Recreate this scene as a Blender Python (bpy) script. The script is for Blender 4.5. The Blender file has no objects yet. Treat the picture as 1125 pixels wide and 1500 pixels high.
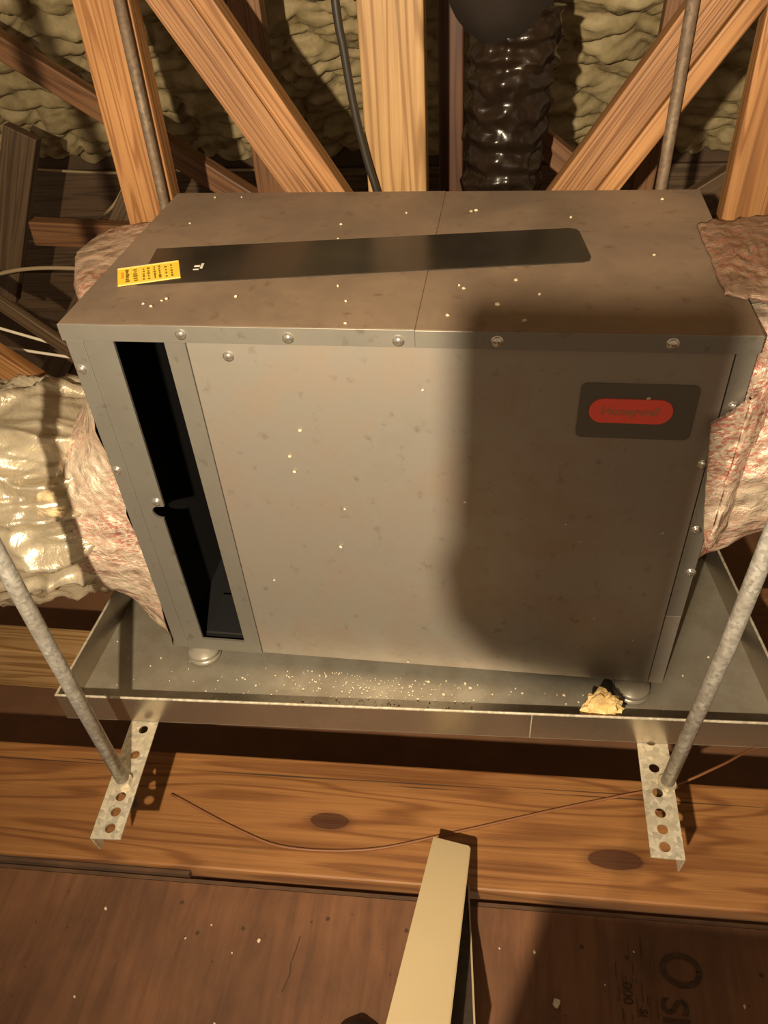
import bpy, bmesh, math, random
from mathutils import Vector, Matrix, noise
random.seed(7)
SC = bpy.context.scene
COL = SC.collection

# ------------------------------------------------------------------ camera
cam_d = bpy.data.cameras.new('camera'); cam = bpy.data.objects.new('camera', cam_d); COL.objects.link(cam)
cam_d.sensor_fit = 'VERTICAL'; cam_d.sensor_height = 36.0; cam_d.lens = 1152.82/1500*36.0
cam_d.clip_start = 0.02
CR = Matrix(((0.988692, -0.049443, 0.141576), (0.13881, 0.658994, -0.739228), (-0.056748, 0.750521, 0.658405)))
cam.matrix_world = Matrix.Translation((0.530982, -0.796227, 1.290649)) @ CR.to_4x4()
SC.camera = cam
# ------------------------------------------------------------------ light and exposure
w = bpy.data.worlds.new('world'); SC.world = w; w.use_nodes = True
bg = w.node_tree.nodes['Background']; bg.inputs[0].default_value = (1.0, 0.71, 0.44, 1); bg.inputs[1].default_value = 0.32
SC.view_settings.view_transform = 'Standard'; SC.view_settings.look = 'None'
SC.view_settings.gamma = 1; SC.view_settings.use_curve_mapping = False; SC.view_settings.exposure = 0.0
def lamp(name, loc, power, color, r):
    d = bpy.data.lights.new(name, 'POINT'); d.energy = power; d.color = color; d.shadow_soft_size = r
    o = bpy.data.objects.new(name, d); COL.objects.link(o); o.location = loc
    return o
KEY = Vector((0.34, -1.20, 1.46)); AIM = Vector((0.46, 0.05, 0.76))
def spot(name, loc, aim, power, color, r, size, blend):
    d = bpy.data.lights.new(name, 'SPOT'); d.energy = power; d.color = color; d.shadow_soft_size = r; d.spot_size = math.radians(size); d.spot_blend = blend
    o = bpy.data.objects.new(name, d); COL.objects.link(o); o.location = loc
    o.rotation_euler = (Vector(aim)-Vector(loc)).to_track_quat('-Z', 'Y').to_euler()
    return o
spot('work_light', KEY, AIM, 218, (1.0, 0.81, 0.555), 0.012, 100, 0.95)

# ------------------------------------------------------------------ materials
def new_mat(name):
    m = bpy.data.materials.new(name); m.use_nodes = True
    nt = m.node_tree; b = nt.nodes['Principled BSDF']
    return m, nt, b
def N(nt, t, **kw):
    n = nt.nodes.new(t)
    for k, v in kw.items():
        if k in n.inputs: n.inputs[k].default_value = v
        else: setattr(n, k, v)
    return n
def ramp(nt, fac, stops):
    r = nt.nodes.new('ShaderNodeValToRGB')
    els = r.color_ramp.elements
    while len(els) < len(stops): els.new(0.5)
    for e, (p, c) in zip(els, stops): e.position = p; e.color = (*c, 1)
    nt.links.new(fac, r.inputs[0]); return r
def mix(nt, fac, a, b, mode='MIX'):
    m = nt.nodes.new('ShaderNodeMix'); m.data_type = 'RGBA'; m.blend_type = mode
    for s, v in ((m.inputs[0], fac), (m.inputs[6], a), (m.inputs[7], b)):
        if hasattr(v, 'is_linked'): nt.links.new(v, s)
        elif isinstance(v, (int, float)): s.default_value = v
        else: s.default_value = (*v, 1)
    return m.outputs[2]
def coords(nt, scale=(1, 1, 1), rnd=False):
    tc = nt.nodes.new('ShaderNodeTexCoord'); mp = nt.nodes.new('ShaderNodeMapping'); mp.inputs['Scale'].default_value = scale
    src = tc.outputs['Object']
    if rnd:
        oi = nt.nodes.new('ShaderNodeObjectInfo'); mu = nt.nodes.new('ShaderNodeVectorMath'); mu.operation = 'MULTIPLY_ADD'
        cb = nt.nodes.new('ShaderNodeCombineXYZ')
        for i in range(3): nt.links.new(oi.outputs['Random'], cb.inputs[i])
        nt.links.new(cb.outputs[0], mu.inputs[0]); mu.inputs[1].default_value = (7, 3, 5); nt.links.new(src, mu.inputs[2]); src = mu.outputs[0]
    nt.links.new(src, mp.inputs[0]); return mp.outputs[0]
def noise_t(nt, vec, scale, detail=4, rough=0.55, dist=0.0):
    n = N(nt, 'ShaderNodeTexNoise', Scale=scale, Detail=detail, Roughness=rough, Distortion=dist)
    nt.links.new(vec, n.inputs['Vector']); return n.outputs['Fac']
def bump(nt, b, h, strength, dist=0.01):
    n = N(nt, 'ShaderNodeBump', Strength=strength, Distance=dist); nt.links.new(h, n.inputs['Height']); nt.links.new(n.outputs[0], b.inputs['Normal'])
def plain(name, c, rough=0.5, metal=0.0, var=0.0, scale=30, bmp=0.0):
    m, nt, b = new_mat(name); b.inputs['Roughness'].default_value = rough; b.inputs['Metallic'].default_value = metal
    b.inputs['Base Color'].default_value = (*c, 1)
    if var or bmp:
        f = noise_t(nt, coords(nt), scale)
        if var:
            r = ramp(nt, f, [(0.3, tuple(x*(1-var) for x in c)), (0.7, tuple(min(1, x*(1+var)) for x in c))])
            nt.links.new(r.outputs[0], b.inputs['Base Color'])
        if bmp: bump(nt, b, f, bmp)
    return m
def wood(name, light, mid, dark, rings=1.0, rough=0.55, knots=(), bmp=0.25, contrast=1.0):
    m, nt, b = new_mat(name); b.inputs['Roughness'].default_value = rough
    v = coords(nt, (1, 1, 1), True)
    mp = N(nt, 'ShaderNodeMapping'); mp.inputs['Scale'].default_value = (0.55, 15*rings, 15*rings); nt.links.new(v, mp.inputs[0])
    f1 = noise_t(nt, mp.outputs[0], 1.6, 2, 0.4, 0.25)
    mu = N(nt, 'ShaderNodeMath', operation='MULTIPLY'); nt.links.new(f1, mu.inputs[0]); mu.inputs[1].default_value = 62
    si = N(nt, 'ShaderNodeMath', operation='SINE'); nt.links.new(mu.outputs[0], si.inputs[0])
    r1 = ramp(nt, si.outputs[0], [(0.0, light), (0.5, tuple((a+b_)/2 for a, b_ in zip(light, mid))), (0.95, tuple(a*(1-.15*contrast) for a in mid))])
    mp2 = N(nt, 'ShaderNodeMapping'); mp2.inputs['Scale'].default_value = (3, 160, 160); nt.links.new(v, mp2.inputs[0])
    f2 = noise_t(nt, mp2.outputs[0], 1.0, 4, 0.6)
    r2 = ramp(nt, f2, [(0.35, (0.72, 0.68, 0.62)), (0.6, (1, 1, 1))])
    c = mix(nt, 0.8, r1.outputs[0], r2.outputs[0], 'MULTIPLY')
    f3 = noise_t(nt, v, 5.0, 3, 0.5)
    r3 = ramp(nt, f3, [(0.3, (0.75, 0.72, 0.7)), (0.65, (1.05, 1.05, 1.05))])
    c = mix(nt, 0.8, c, r3.outputs[0], 'MULTIPLY')
    ob = nt.nodes.new('ShaderNodeTexCoord').outputs['Object']
    for (kx, ky, rx, ry) in knots:
        s = N(nt, 'ShaderNodeVectorMath', operation='SUBTRACT'); nt.links.new(ob, s.inputs[0]); s.inputs[1].default_value = (kx, ky, 0)
        q = N(nt, 'ShaderNodeVectorMath', operation='MULTIPLY'); nt.links.new(s.outputs[0], q.inputs[0]); q.inputs[1].default_value = (1/rx, 1/ry, 0)
        ln = N(nt, 'ShaderNodeVectorMath', operation='LENGTH'); nt.links.new(q.outputs[0], ln.inputs[0])
        ad = N(nt, 'ShaderNodeMath', operation='MULTIPLY_ADD'); nt.links.new(f2, ad.inputs[0]); ad.inputs[1].default_value = 0.25; nt.links.new(ln.outputs['Value'], ad.inputs[2])
        kr = ramp(nt, ad.outputs[0], [(0.0, (1, 1, 1)), (0.95, (0.85, 0.85, 0.85)), (1.08, (0.35, 0.35, 0.35))])
        # three steps: heart, rim, fading halo
        kr.color_ramp.elements.new(0.999).color = (0.0, 0.0, 0.0, 1)
        sc = N(nt, 'ShaderNodeMath', operation='MULTIPLY'); nt.links.new(ad.outputs[0], sc.inputs[0]); sc.inputs[1].default_value = 0.62
        kr2 = ramp(nt, sc.outputs[0], [(0.0, (0.95, 0.95, 0.95)), (0.60, (0.88, 0.88, 0.88)), (0.62, (1.0, 1.0, 1.0)), (0.70, (0.35, 0.35, 0.35)), (1.0, (0, 0, 0))])
        nt.nodes.remove(kr)
        c = mix(nt, kr2.outputs[0], c, dark)
    nt.links.new(c, b.inputs['Base Color'])
    bump(nt, b, f2, bmp, 0.004)
    return m

M = {}
M['stud'] = wood('stud_pine', (0.40, 0.20, 0.075), (0.30, 0.13, 0.040), (0.2, 0.08, 0.02))
M['post'] = wood('post_pine', (0.41, 0.25, 0.105), (0.30, 0.16, 0.053), (0.2, 0.08, 0.02), rings=0.8)
M['rough'] = wood('rough_sawn_pine', (0.34, 0.17, 0.068), (0.25, 0.105, 0.036), (0.2, 0.08, 0.02), rings=1.8, bmp=0.5, contrast=1.4)
M['plank'] = wood('plank_pine', (0.32, 0.145, 0.046), (0.245, 0.098, 0.029), (0.055, 0.016, 0.006), rings=0.55, knots=((0.0, 0.0, 1, 1),) and ((-0.078, -0.008, 0.036, 0.0155), (0.399, -0.040, 0.047, 0.0175)))
M['dim'] = wood('dark_pine', (0.20, 0.095, 0.04), (0.15, 0.065, 0.026), (0.1, 0.04, 0.01))  # pine in a darker brown tone
M['shade'] = wood('shaded_reddish_wood', (0.11, 0.045, 0.02), (0.08, 0.03, 0.014), (0.05, 0.02, 0.01))  # shade around the rear stud is put into this wood colour
M['grey_wood'] = wood('dark_brown_wood', (0.12, 0.075, 0.04), (0.085, 0.05, 0.026), (0.1, 0.04, 0.01))  # wood in a dark brown tone

def galvanised(name, c, rough, dirt, scale=60, metal=0.75):
    m, nt, b = new_mat(name); v = coords(nt)
    vo = N(nt, 'ShaderNodeTexVoronoi', Scale=scale); nt.links.new(v, vo.inputs['Vector'])
    r = ramp(nt, vo.outputs['Color'], [(0.0, tuple(x*(0.45 if scale > 50 else 0.9) for x in c)), (1.0, c)])
    f = noise_t(nt, v, 14, 6, 0.7)
    rd = ramp(nt, f, [(0.42, (0, 0, 0)), (0.62, (1, 1, 1))])
    k = N(nt, 'ShaderNodeMath', operation='MULTIPLY'); nt.links.new(rd.outputs[0], k.inputs[0]); k.inputs[1].default_value = 0.55
    nt.links.new(mix(nt, k.outputs[0], r.outputs[0], dirt), b.inputs['Base Color'])
    mr = N(nt, 'ShaderNodeMapRange'); nt.links.new(f, mr.inputs[0]); mr.inputs['To Min'].default_value = rough-.08; mr.inputs['To Max'].default_value = rough+.25
    nt.links.new(mr.outputs[0], b.inputs['Roughness']); b.inputs['Metallic'].default_value = metal
    bump(nt, b, f, 0.08, 0.003)
    return m
M['pan'] = galvanised('galvanised_pan_sheet', (0.31, 0.285, 0.23), 0.36, (0.19, 0.155, 0.11), 12, 0.5)
M['pan_wall'] = galvanised('galvanised_pan_wall', (0.52, 0.46, 0.37), 0.22, (0.42, 0.36, 0.28), 12, 0.92)
M['iron'] = galvanised('galvanised_angle_steel', (0.80, 0.74, 0.60), 0.42, (0.50, 0.42, 0.28), 160, 0.55)
M['rod'] = galvanised('galvanised_rod', (0.62, 0.60, 0.55), 0.45, (0.22, 0.19, 0.15), 210, 0.5)
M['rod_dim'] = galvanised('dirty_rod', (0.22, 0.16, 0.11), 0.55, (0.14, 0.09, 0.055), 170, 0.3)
M['rod_end'] = plain('dark_rod_end', (0.07, 0.055, 0.045), 0.5, 0.5)

def cabinet_paint(name, c, dust, amount, lo=0.5, hi=0.7, rough=0.42, scale=9, metal=0.72):
    m, nt, b = new_mat(name); v = coords(nt)
    f = noise_t(nt, v, scale, 7, 0.68, 0.3)
    r = ramp(nt, f, [(lo, (0, 0, 0)), (hi, (1, 1, 1))])
    k = N(nt, 'ShaderNodeMath', operation='MULTIPLY'); nt.links.new(r.outputs[0], k.inputs[0]); k.inputs[1].default_value = amount
    f2 = noise_t(nt, v, 45, 4, 0.6)
    r2 = ramp(nt, f2, [(0.60, (1, 1, 1)), (0.74, (0.72, 0.66, 0.6))])
    c0 = mix(nt, k.outputs[0], c, dust)
    nt.links.new(mix(nt, 1.0, c0, r2.outputs[0], 'MULTIPLY'), b.inputs['Base Color'])
    mr = N(nt, 'ShaderNodeMapRange'); nt.links.new(f, mr.inputs[0]); mr.inputs['To Min'].default_value = rough-.05; mr.inputs['To Max'].default_value = rough+.2
    nt.links.new(mr.outputs[0], b.inputs['Roughness']); b.inputs['Metallic'].default_value = metal
    return m
M['panel'] = cabinet_paint('grey_cabinet_panel', (0.42, 0.39, 0.345), (0.40, 0.325, 0.26), 0.8, 0.44, 0.66, 0.43)
M['frame'] = cabinet_paint('grey_cabinet_frame', (0.30, 0.285, 0.25), (0.28, 0.25, 0.21), 0.3, 0.5, 0.7, 0.43)
M['top'] = cabinet_paint('dusty_cabinet_top', (0.20, 0.145, 0.105), (0.30, 0.215, 0.145), 0.9, 0.38, 0.68, 0.55, 6, 0.2)
M['black'] = plain('unlit_interior_black', (0.004, 0.004, 0.004), 0.7)  # stands in for the unlit inside of the slot
M['film'] = plain('dark_glossy_film', (0.028, 0.023, 0.017), 0.22, 0, 0.25, 12)
M['film'].node_tree.nodes['Principled BSDF'].inputs['Specular IOR Level'].default_value = 0.25
M['screw'] = plain('screw_zinc', (0.75, 0.72, 0.66), 0.22, 0.9)
M['badge_grey'] = plain('badge_dark_grey', (0.125, 0.115, 0.095), 0.45)
M['red'] = plain('badge_red', (1.0, 0.13, 0.095), 0.4)
M['badge_text'] = plain('badge_lettering', (0.52, 0.20, 0.11), 0.5)
M['yellow'] = plain('yellow_label', (0.92, 0.66, 0.055), 0.45)
M['yellow_pale'] = plain('pale_label_edge', (0.95, 0.80, 0.30), 0.45)
M['olive'] = plain('dark_olive_print', (0.22, 0.14, 0.012), 0.5)
M['orange'] = plain('orange_print', (0.9, 0.32, 0.03), 0.5)
M['white'] = plain('white_print', (0.75, 0.72, 0.62), 0.5)
M['foot'] = plain('moulded_foot', (0.28, 0.255, 0.205), 0.35, 0.3)
M['crumb'] = plain('pale_foam_crumb', (0.66, 0.56, 0.39), 0.8, 0, 0.25, 80)
M['grit'] = plain('dull_grit', (0.72, 0.62, 0.44), 0.8)
M['chunk'] = plain('foam_chunk_cream', (0.88, 0.60, 0.27), 0.85, 0, 0.25, 60, 0.5)
M['cream'] = plain('cream_plastic', (0.60, 0.48, 0.29), 0.38, 0, 0.03, 6)
M['dark_mesh'] = plain('dark_inset', (0.055, 0.04, 0.028), 0.6, 0, 0.3, 60)
M['shoe'] = plain('black_shoe', (0.012, 0.010, 0.009), 0.6, 0, 0.3, 40)
M['sole'] = plain('black_sole', (0.02, 0.018, 0.015), 0.8)
M['cable_black'] = plain('black_cable', (0.022, 0.018, 0.014), 0.45)
M['wire_white'] = plain('white_wire', (0.72, 0.64, 0.50), 0.5)
M['wire_brown'] = plain('brown_wire', (0.21, 0.085, 0.034), 0.5)
M['wire_grey'] = plain('grey_wire', (0.33, 0.25, 0.15), 0.5)
M['kraft'] = plain('kraft_facing', (0.20, 0.095, 0.045), 0.75, 0, 0.2, 8, 0.15)
M['soffit'] = plain('dark_soffit_board', (0.075, 0.045, 0.025), 0.8, 0, 0.3, 10)
M['ply_edge'] = plain('plywood_edge', (0.085, 0.042, 0.020), 0.8, 0, 0.3, 20)
M['ink'] = plain('stamp_ink', (0.060, 0.028, 0.012), 0.8)
M['ink_faded'] = plain('faded_stamp_ink', (0.050, 0.022, 0.009), 0.8, 0, 0.6, 120)

def foil(name, base, alt, rough, metal, red=None, crinkle=0.6, sc=30):
    m, nt, b = new_mat(name); v = coords(nt)
    f = noise_t(nt, v, sc, 6, 0.65, 0.8)
    c = ramp(nt, f, [(0.35, alt), (0.62, base)]).outputs[0]
    if red:
        mp = N(nt, 'ShaderNodeMapping'); mp.inputs['Scale'].default_value = (90, 90, 210); mp.inputs['Rotation'].default_value = (0.2, 0.25, 0.1); nt.links.new(v, mp.inputs[0])
        g = noise_t(nt, mp.outputs[0], 1.4, 2, 0.5)
        g2 = noise_t(nt, v, 7, 2)
        mm = N(nt, 'ShaderNodeMath', operation='MULTIPLY'); nt.links.new(ramp(nt, g, [(0.47, (0, 0, 0)), (0.56, (1, 1, 1))]).outputs[0], mm.inputs[0])
        nt.links.new(ramp(nt, g2, [(0.40, (0.1, 0.1, 0.1)), (0.6, (0.85, 0.85, 0.85))]).outputs[0], mm.inputs[1])
        c = mix(nt, mm.outputs[0], c, red)
    nt.links.new(c, b.inputs['Base Color'])
    b.inputs['Roughness'].default_value = rough; b.inputs['Metallic'].default_value = metal
    vo = N(nt, 'ShaderNodeTexVoronoi', Scale=sc*1.6, feature='SMOOTH_F1'); nt.links.new(v, vo.inputs['Vector'])
    ad = N(nt, 'ShaderNodeMath', operation='ADD'); nt.links.new(f, ad.inputs[0]); nt.links.new(vo.outputs['Distance'], ad.inputs[1])
    bump(nt, b, ad.outputs[0], crinkle, 0.012)
    return m
M['wrap'] = foil('foil_faced_insulation', (0.70, 0.60, 0.47), (0.56, 0.43, 0.32), 0.36, 0.3, (0.48, 0.16, 0.13), 0.8)
M['duct_skin'] = foil('gold_silver_duct_skin', (0.66, 0.58, 0.43), (0.46, 0.38, 0.26), 0.28, 0.55, None, 0.5, 14)
M['flap'] = foil('dull_foil_flap', (0.50, 0.37, 0.27), (0.40, 0.28, 0.20), 0.45, 0.2, (0.36, 0.13, 0.08), 0.5)
M['flap_dark'] = foil('dull_brown_flap', (0.30, 0.20, 0.14), (0.24, 0.15, 0.10), 0.45, 0.2, (0.27, 0.12, 0.075), 0.5)
M['duct_grey'] = foil('grey_duct_skin', (0.22, 0.18, 0.13), (0.13, 0.10, 0.07), 0.35, 0.4, None, 0.5, 14)
M['duct_black'] = foil('black_duct_skin', (0.020, 0.012, 0.007), (0.010, 0.006, 0.004), 0.25, 0.0, None, 0.10, 10)
M['duct_matte'] = plain('matte_black_duct', (0.020, 0.012, 0.008), 0.75, 0, 0.2, 10)

m, nt, b = new_mat('spray_foam'); M['foam'] = m
v = coords(nt); f = noise_t(nt, v, 22, 6, 0.65)
f2 = noise_t(nt, v, 3.5, 3)
nt.links.new(mix(nt, 0.6, ramp(nt, f, [(0.3, (0.28, 0.22, 0.11)), (0.7, (0.48, 0.395, 0.225))]).outputs[0], ramp(nt, f2, [(0.3, (0.7, 0.66, 0.6)), (0.7, (1, 1, 1))]).outputs[0], 'MULTIPLY'), b.inputs['Base Color'])
b.inputs['Roughness'].default_value = 0.6; bump(nt, b, f, 0.35, 0.01)

m, nt, b = new_mat('plywood'); M['ply'] = m
v = coords(nt); mp = N(nt, 'ShaderNodeMapping'); mp.inputs['Scale'].default_value = (26, 3, 10); nt.links.new(v, mp.inputs[0])
f = noise_t(nt, mp.outputs[0], 1.5, 6, 0.65, 0.5); f2 = noise_t(nt, v, 4, 5, 0.6); f3 = noise_t(nt, v, 70, 2, 0.5)
c = ramp(nt, f, [(0.3, (0.115, 0.048, 0.021)), (0.7, (0.205, 0.092, 0.042))]).outputs[0]
c = mix(nt, 0.9, c, ramp(nt, f2, [(0.3, (0.50, 0.48, 0.44)), (0.68, (1.10, 1.06, 1.0))]).outputs[0], 'MULTIPLY')
c = mix(nt, 1.0, c, ramp(nt, f3, [(0.24, (0.35, 0.3, 0.25)), (0.30, (1, 1, 1))]).outputs[0], 'MULTIPLY')
nt.links.new(c, b.inputs['Base Color']); b.inputs['Roughness'].default_value = 0.7; bump(nt, b, f, 0.35, 0.006)

# ------------------------------------------------------------------ helpers
def wm(o):
    m_ = o.matrix_basis.copy()
    while o.parent is not None: o = o.parent; m_ = o.matrix_basis @ m_
    return m_
def link(name, bm, mat, parent=None, smooth=False, mw=None):
    me = bpy.data.meshes.new(name)
    bmesh.ops.recalc_face_normals(bm, faces=bm.faces)
    bm.to_mesh(me); bm.free()
    if smooth:
        for p in me.polygons: p.use_smooth = True
    me.materials.append(mat)
    o = bpy.data.objects.new(name, me); COL.objects.link(o)
    if mw is not None: o.matrix_world = mw
    if parent is not None:
        o.parent = parent; o.matrix_parent_inverse = Matrix.Identity(4)
        o.matrix_basis = wm(parent).inverted() @ (mw if mw is not None else Matrix.Identity(4))      # meshes are written in world coordinates
    return o
def tag(o, label=None, cat=None, group=None, kind=None):
    for k, val in (('label', label), ('category', cat), ('group', group), ('kind', kind)):
        if val: o[k] = val
    return o
def empty(name, loc, label, cat, group=None):
    o = bpy.data.objects.new(name, None); COL.objects.link(o); o.empty_display_size = 0.05
    o.matrix_basis = Matrix.Translation(loc)
    return tag(o, label, cat, group)
def box(bm, lo, hi, bev=0.0):
    lo, hi = Vector(lo), Vector(hi)
    r = bmesh.ops.create_cube(bm, size=1.0, matrix=Matrix.Translation((lo+hi)/2) @ Matrix.Diagonal((*(hi-lo), 1)))
    if bev:
        es = list({e for vv in r['verts'] for e in vv.link_edges})
        bmesh.ops.bevel(bm, geom=es, offset=bev, segments=2, affect='EDGES', profile=0.5)
    return bm
def bx(lo, hi, bev=0.0): return box(bmesh.new(), lo, hi, bev)
def prism(bm, pts, n, base, height, uax, vax):
    """extrude polygon pts (u,v) lying in plane base + u*uax + v*vax along n*height"""
    uax, vax, n, base = Vector(uax), Vector(vax), Vector(n), Vector(base)
    a = [bm.verts.new(base+uax*u+vax*q) for u, q in pts]; c = [bm.verts.new(x.co+n*height) for x in a]
    k = len(a)
    bm.faces.new(a); bm.faces.new(c[::-1])
    for i in range(k): bm.faces.new((a[i], a[(i+1) % k], c[(i+1) % k], c[i]))
    return bm
def tube(pts, rad, seg=10, cap=True, fn=None, bm=None):
    """tube through points; rad number or list; fn(center, dir, angle, s)->extra radius"""
    bm = bm or bmesh.new(); pts = [Vector(p) for p in pts]; n = len(pts)
    rads = rad if isinstance(rad, (list, tuple)) else [rad]*n
    rings = []; u = None; s = 0
    for i, p in enumerate(pts):
        d = (pts[min(i+1, n-1)]-pts[max(i-1, 0)]).normalized()
        if u is None:
            u = d.cross(Vector((0, 0, 1)));
            if u.length < 1e-3: u = d.cross(Vector((1, 0, 0)))
        u = (u-d*u.dot(d)).normalized(); vv = d.cross(u)
        if i: s += (p-pts[i-1]).length
        ring = []
        for k in range(seg):
            a = 2*math.pi*k/seg; r = rads[i]+(fn(p, a, s) if fn else 0)
            ring.append(bm.verts.new(p+(u*math.cos(a)+vv*math.sin(a))*r))
        rings.append(ring)
    for i in range(n-1):
        for k in range(seg):
            bm.faces.new((rings[i][k], rings[i][(k+1) % seg], rings[i+1][(k+1) % seg], rings[i+1][k]))
    if cap: bm.faces.new(rings[0]); bm.faces.new(rings[-1][::-1])
    return bm
def curve(ctrl, n):
    """Catmull-Rom through control points"""
    P = [Vector(c) for c in ctrl]; P = [2*P[0]-P[1]]+P+[2*P[-1]-P[-2]]; out = []
    segs = len(P)-3
    for i in range(n+1):
        t = i/n*segs; k = min(int(t), segs-1); t -= k; a, b_, c, d = P[k:k+4]
        out.append(0.5*((2*b_)+(c-a)*t+(2*a-5*b_+4*c-d)*t*t+(3*b_-a-3*c+d)*t**3))
    return out
def board_mw(p0, p1, side):
    p0, p1 = Vector(p0), Vector(p1); x = (p1-p0).normalized(); y = Vector(side); y = (y-x*y.dot(x)).normalized(); z = x.cross(y)
    R_ = Matrix((x, y, z)).transposed().to_4x4()
    return Matrix.Translation((p0+p1)/2) @ R_, (p1-p0).length
def board(name, p0, p1, wd, th, side, mat, label=None, cat=None, parent=None, group=None, bev=0.003):
    """sawn board: long axis p0-p1, width wd along side, thickness th"""
    mw, L = board_mw(p0, p1, side)
    o = link(name, bx((-L/2, -wd/2, -th/2), (L/2, wd/2, th/2), bev), mat, parent, mw=mw)
    return tag(o, label, cat, group) if label else o
def text_mesh(name, s, size, mat, parent, origin, right, up, bold=0.0, depth=0.0004, sx=1.0):
    cu = bpy.data.curves.new(name, 'FONT'); cu.body = s; cu.size = size; cu.align_x = 'CENTER'; cu.align_y = 'CENTER'; cu.offset = bold; cu.extrude = depth
    cu.resolution_u = 3
    t = bpy.data.objects.new(name+'_curve', cu); COL.objects.link(t)
    dg = bpy.context.evaluated_depsgraph_get(); me = bpy.data.meshes.new_from_object(t.evaluated_get(dg))
    bpy.data.objects.remove(t)
    x, y = Vector(right).normalized(), Vector(up).normalized(); z = x.cross(y)
    me.transform(Matrix.Translation(origin) @ Matrix((x*sx, y, z)).transposed().to_4x4())
    me.materials.clear(); me.materials.append(mat)
    o = bpy.data.objects.new(name, me); COL.objects.link(o)
    o.parent = parent; o.matrix_parent_inverse = Matrix.Identity(4)
    o.matrix_basis = wm(parent).inverted()
    return o
def copy_tree(o, parent=None):
    c = o.copy(); COL.objects.link(c); c.parent = parent
    for ch in list(o.children): copy_tree(ch, c)
    return c

# ------------------------------------------------------------------ the attic shell
# plywood walkway, with the tongue of the sheet along its far edge
def edge_y(x): return -0.145+0.037*(x-0.35)          # centre line of the plank; the sheet's edge runs parallel to it
def strip_poly(o0, o1, x0=-2.2, x1=2.6): return [(x0, edge_y(x0)+o0), (x1, edge_y(x1)+o0), (x1, edge_y(x1)+o1), (x0, edge_y(x0)+o1)]
fl = tag(link('floor', prism(bmesh.new(), [(-2.2, -2.4), (2.6, -2.4), (2.6, edge_y(2.6)-0.131), (-2.2, edge_y(-2.2)-0.131)], (0, 0, 1), (0, 0, -0.018), 0.018, (1, 0, 0), (0, 1, 0)), M['ply']), kind='structure')
link('tongue', prism(bmesh.new(), strip_poly(-0.131, -0.1225), (0, 0, 1), (0, 0, -0.014), 0.0105, (1, 0, 0), (0, 1, 0)), M['ply_edge'], fl)
link('filler_strip', prism(bmesh.new(), [(-0.9, edge_y(-0.9)-0.1165), (0.055, edge_y(0.055)-0.1165), (0.055, edge_y(0.055)-0.1105), (-0.9, edge_y(-0.9)-0.1105)], (0, 0, 1), (0, 0, -0.016), 0.013, (1, 0, 0), (0, 1, 0)), M['ply_edge'], fl)
stamp = link('stamp_ring', tube([(0.832+0.026*math.cos(a), -0.325+0.020*math.sin(a), 0.0003) for a in [i*0.3 for i in range(22)]], 0.0045, 6), M['ink_faded'], fl)
for v_ in stamp.data.vertices: v_.co.z = 0.0006 if v_.co.z > 0.0003 else 0.0002
tag(stamp, 'smeared round black grade stamp printed on plywood')
text_mesh('stamp_lettering', 'SI', 0.052, M['ink_faded'], fl, (0.815, -0.381, 0.0004), (0, -1, 0), (1, 0, 0), 0.0008)
text_mesh('stamp_lettering', '000', 0.020, M['ink_faded'], fl, (0.752, -0.365, 0.0004), (0, -1, 0), (1, 0, 0), 0.0003)
text_mesh('stamp_lettering', 'SI', 0.016, M['ink_faded'], fl, (0.772, -0.388, 0.0004), (0, -1, 0), (1, 0, 0), 0.0003)
sm = bmesh.new()
for i in range(26):
    x0 = random.uniform(0.735, 0.80); y0 = random.uniform(-0.43, -0.31); ln = random.uniform(0.006, 0.03); wd = random.uniform(0.0005, 0.0013)
    box(sm, (x0, y0, 0.0001), (x0+wd, y0+ln, 0.0005))
tag(link('stamp_streak', sm, M['ink_faded'], fl), kind='stuff')
nh = bmesh.new()
for (x0, y0) in ((0.30, -0.315), (0.17, -0.345), (0.06, -0.318), (0.425, -0.318), (0.47, -0.325), (0.10, -0.36), (0.69, -0.31), (0.755, -0.317), (0.945, -0.318)):
    bmesh.ops.create_circle(nh, cap_ends=True, radius=0.0035, segments=9, matrix=Matrix.Translation((x0, y0, 0.0004)))
link('nail_hole', nh, M['ink'], fl)
ck = bmesh.new(); cpts = [(0.262, -0.345), (0.260, -0.365), (0.256, -0.385), (0.258, -0.40), (0.252, -0.425)]
for a_, b_ in zip(cpts, cpts[1:]):
    q = [ck.verts.new((a_[0]-.001, a_[1], .0005)), ck.verts.new((a_[0]+.001, a_[1], .0005)), ck.verts.new((b_[0]+.0012, b_[1], .0005)), ck.verts.new((b_[0]-.0008, b_[1], .0005))]; ck.faces.new(q)
link('split', ck, M['ink'], fl)
lower = tag(link('floor', bx((-2.2, -0.275, -0.45), (2.6, 1.5, -0.42)), M['kraft']), kind='structure')

# spray-foamed underside of the roof: lumpy in view, plain above
def foam_h(x, s):
    p = Vector((x*7.5+0.9*noise.noise(Vector((x*5, s*5, 3))), s*14.0, 1.7))
    p += 0.5*noise.noise_vector(p*0.7)
    d, _ = noise.voronoi(p)
    p2 = Vector((x*15, s*32, 5.2)) + 0.4*noise.noise_vector(Vector((x*9, s*9, 1)))
    e, _ = noise.voronoi(p2)
    h = 0.040*min(1.0, (d[1]-d[0])*1.3)**0.55 + 0.015*min(1, (e[1]-e[0])*1.3)**0.6 + 0.026*noise.noise(Vector((x*3, s*4, 9))) + 0.012*noise.noise(Vector((x*9, s*13, 4))) + 0.003*noise.noise(Vector((x*40, s*40, 2)))
    return h
fb = bmesh.new(); S2 = math.sqrt(0.5)
NX, NS = 330, 125; X0, X1, S0, S1 = -1.25, 1.75, -0.02, 0.98
grid = []
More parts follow.
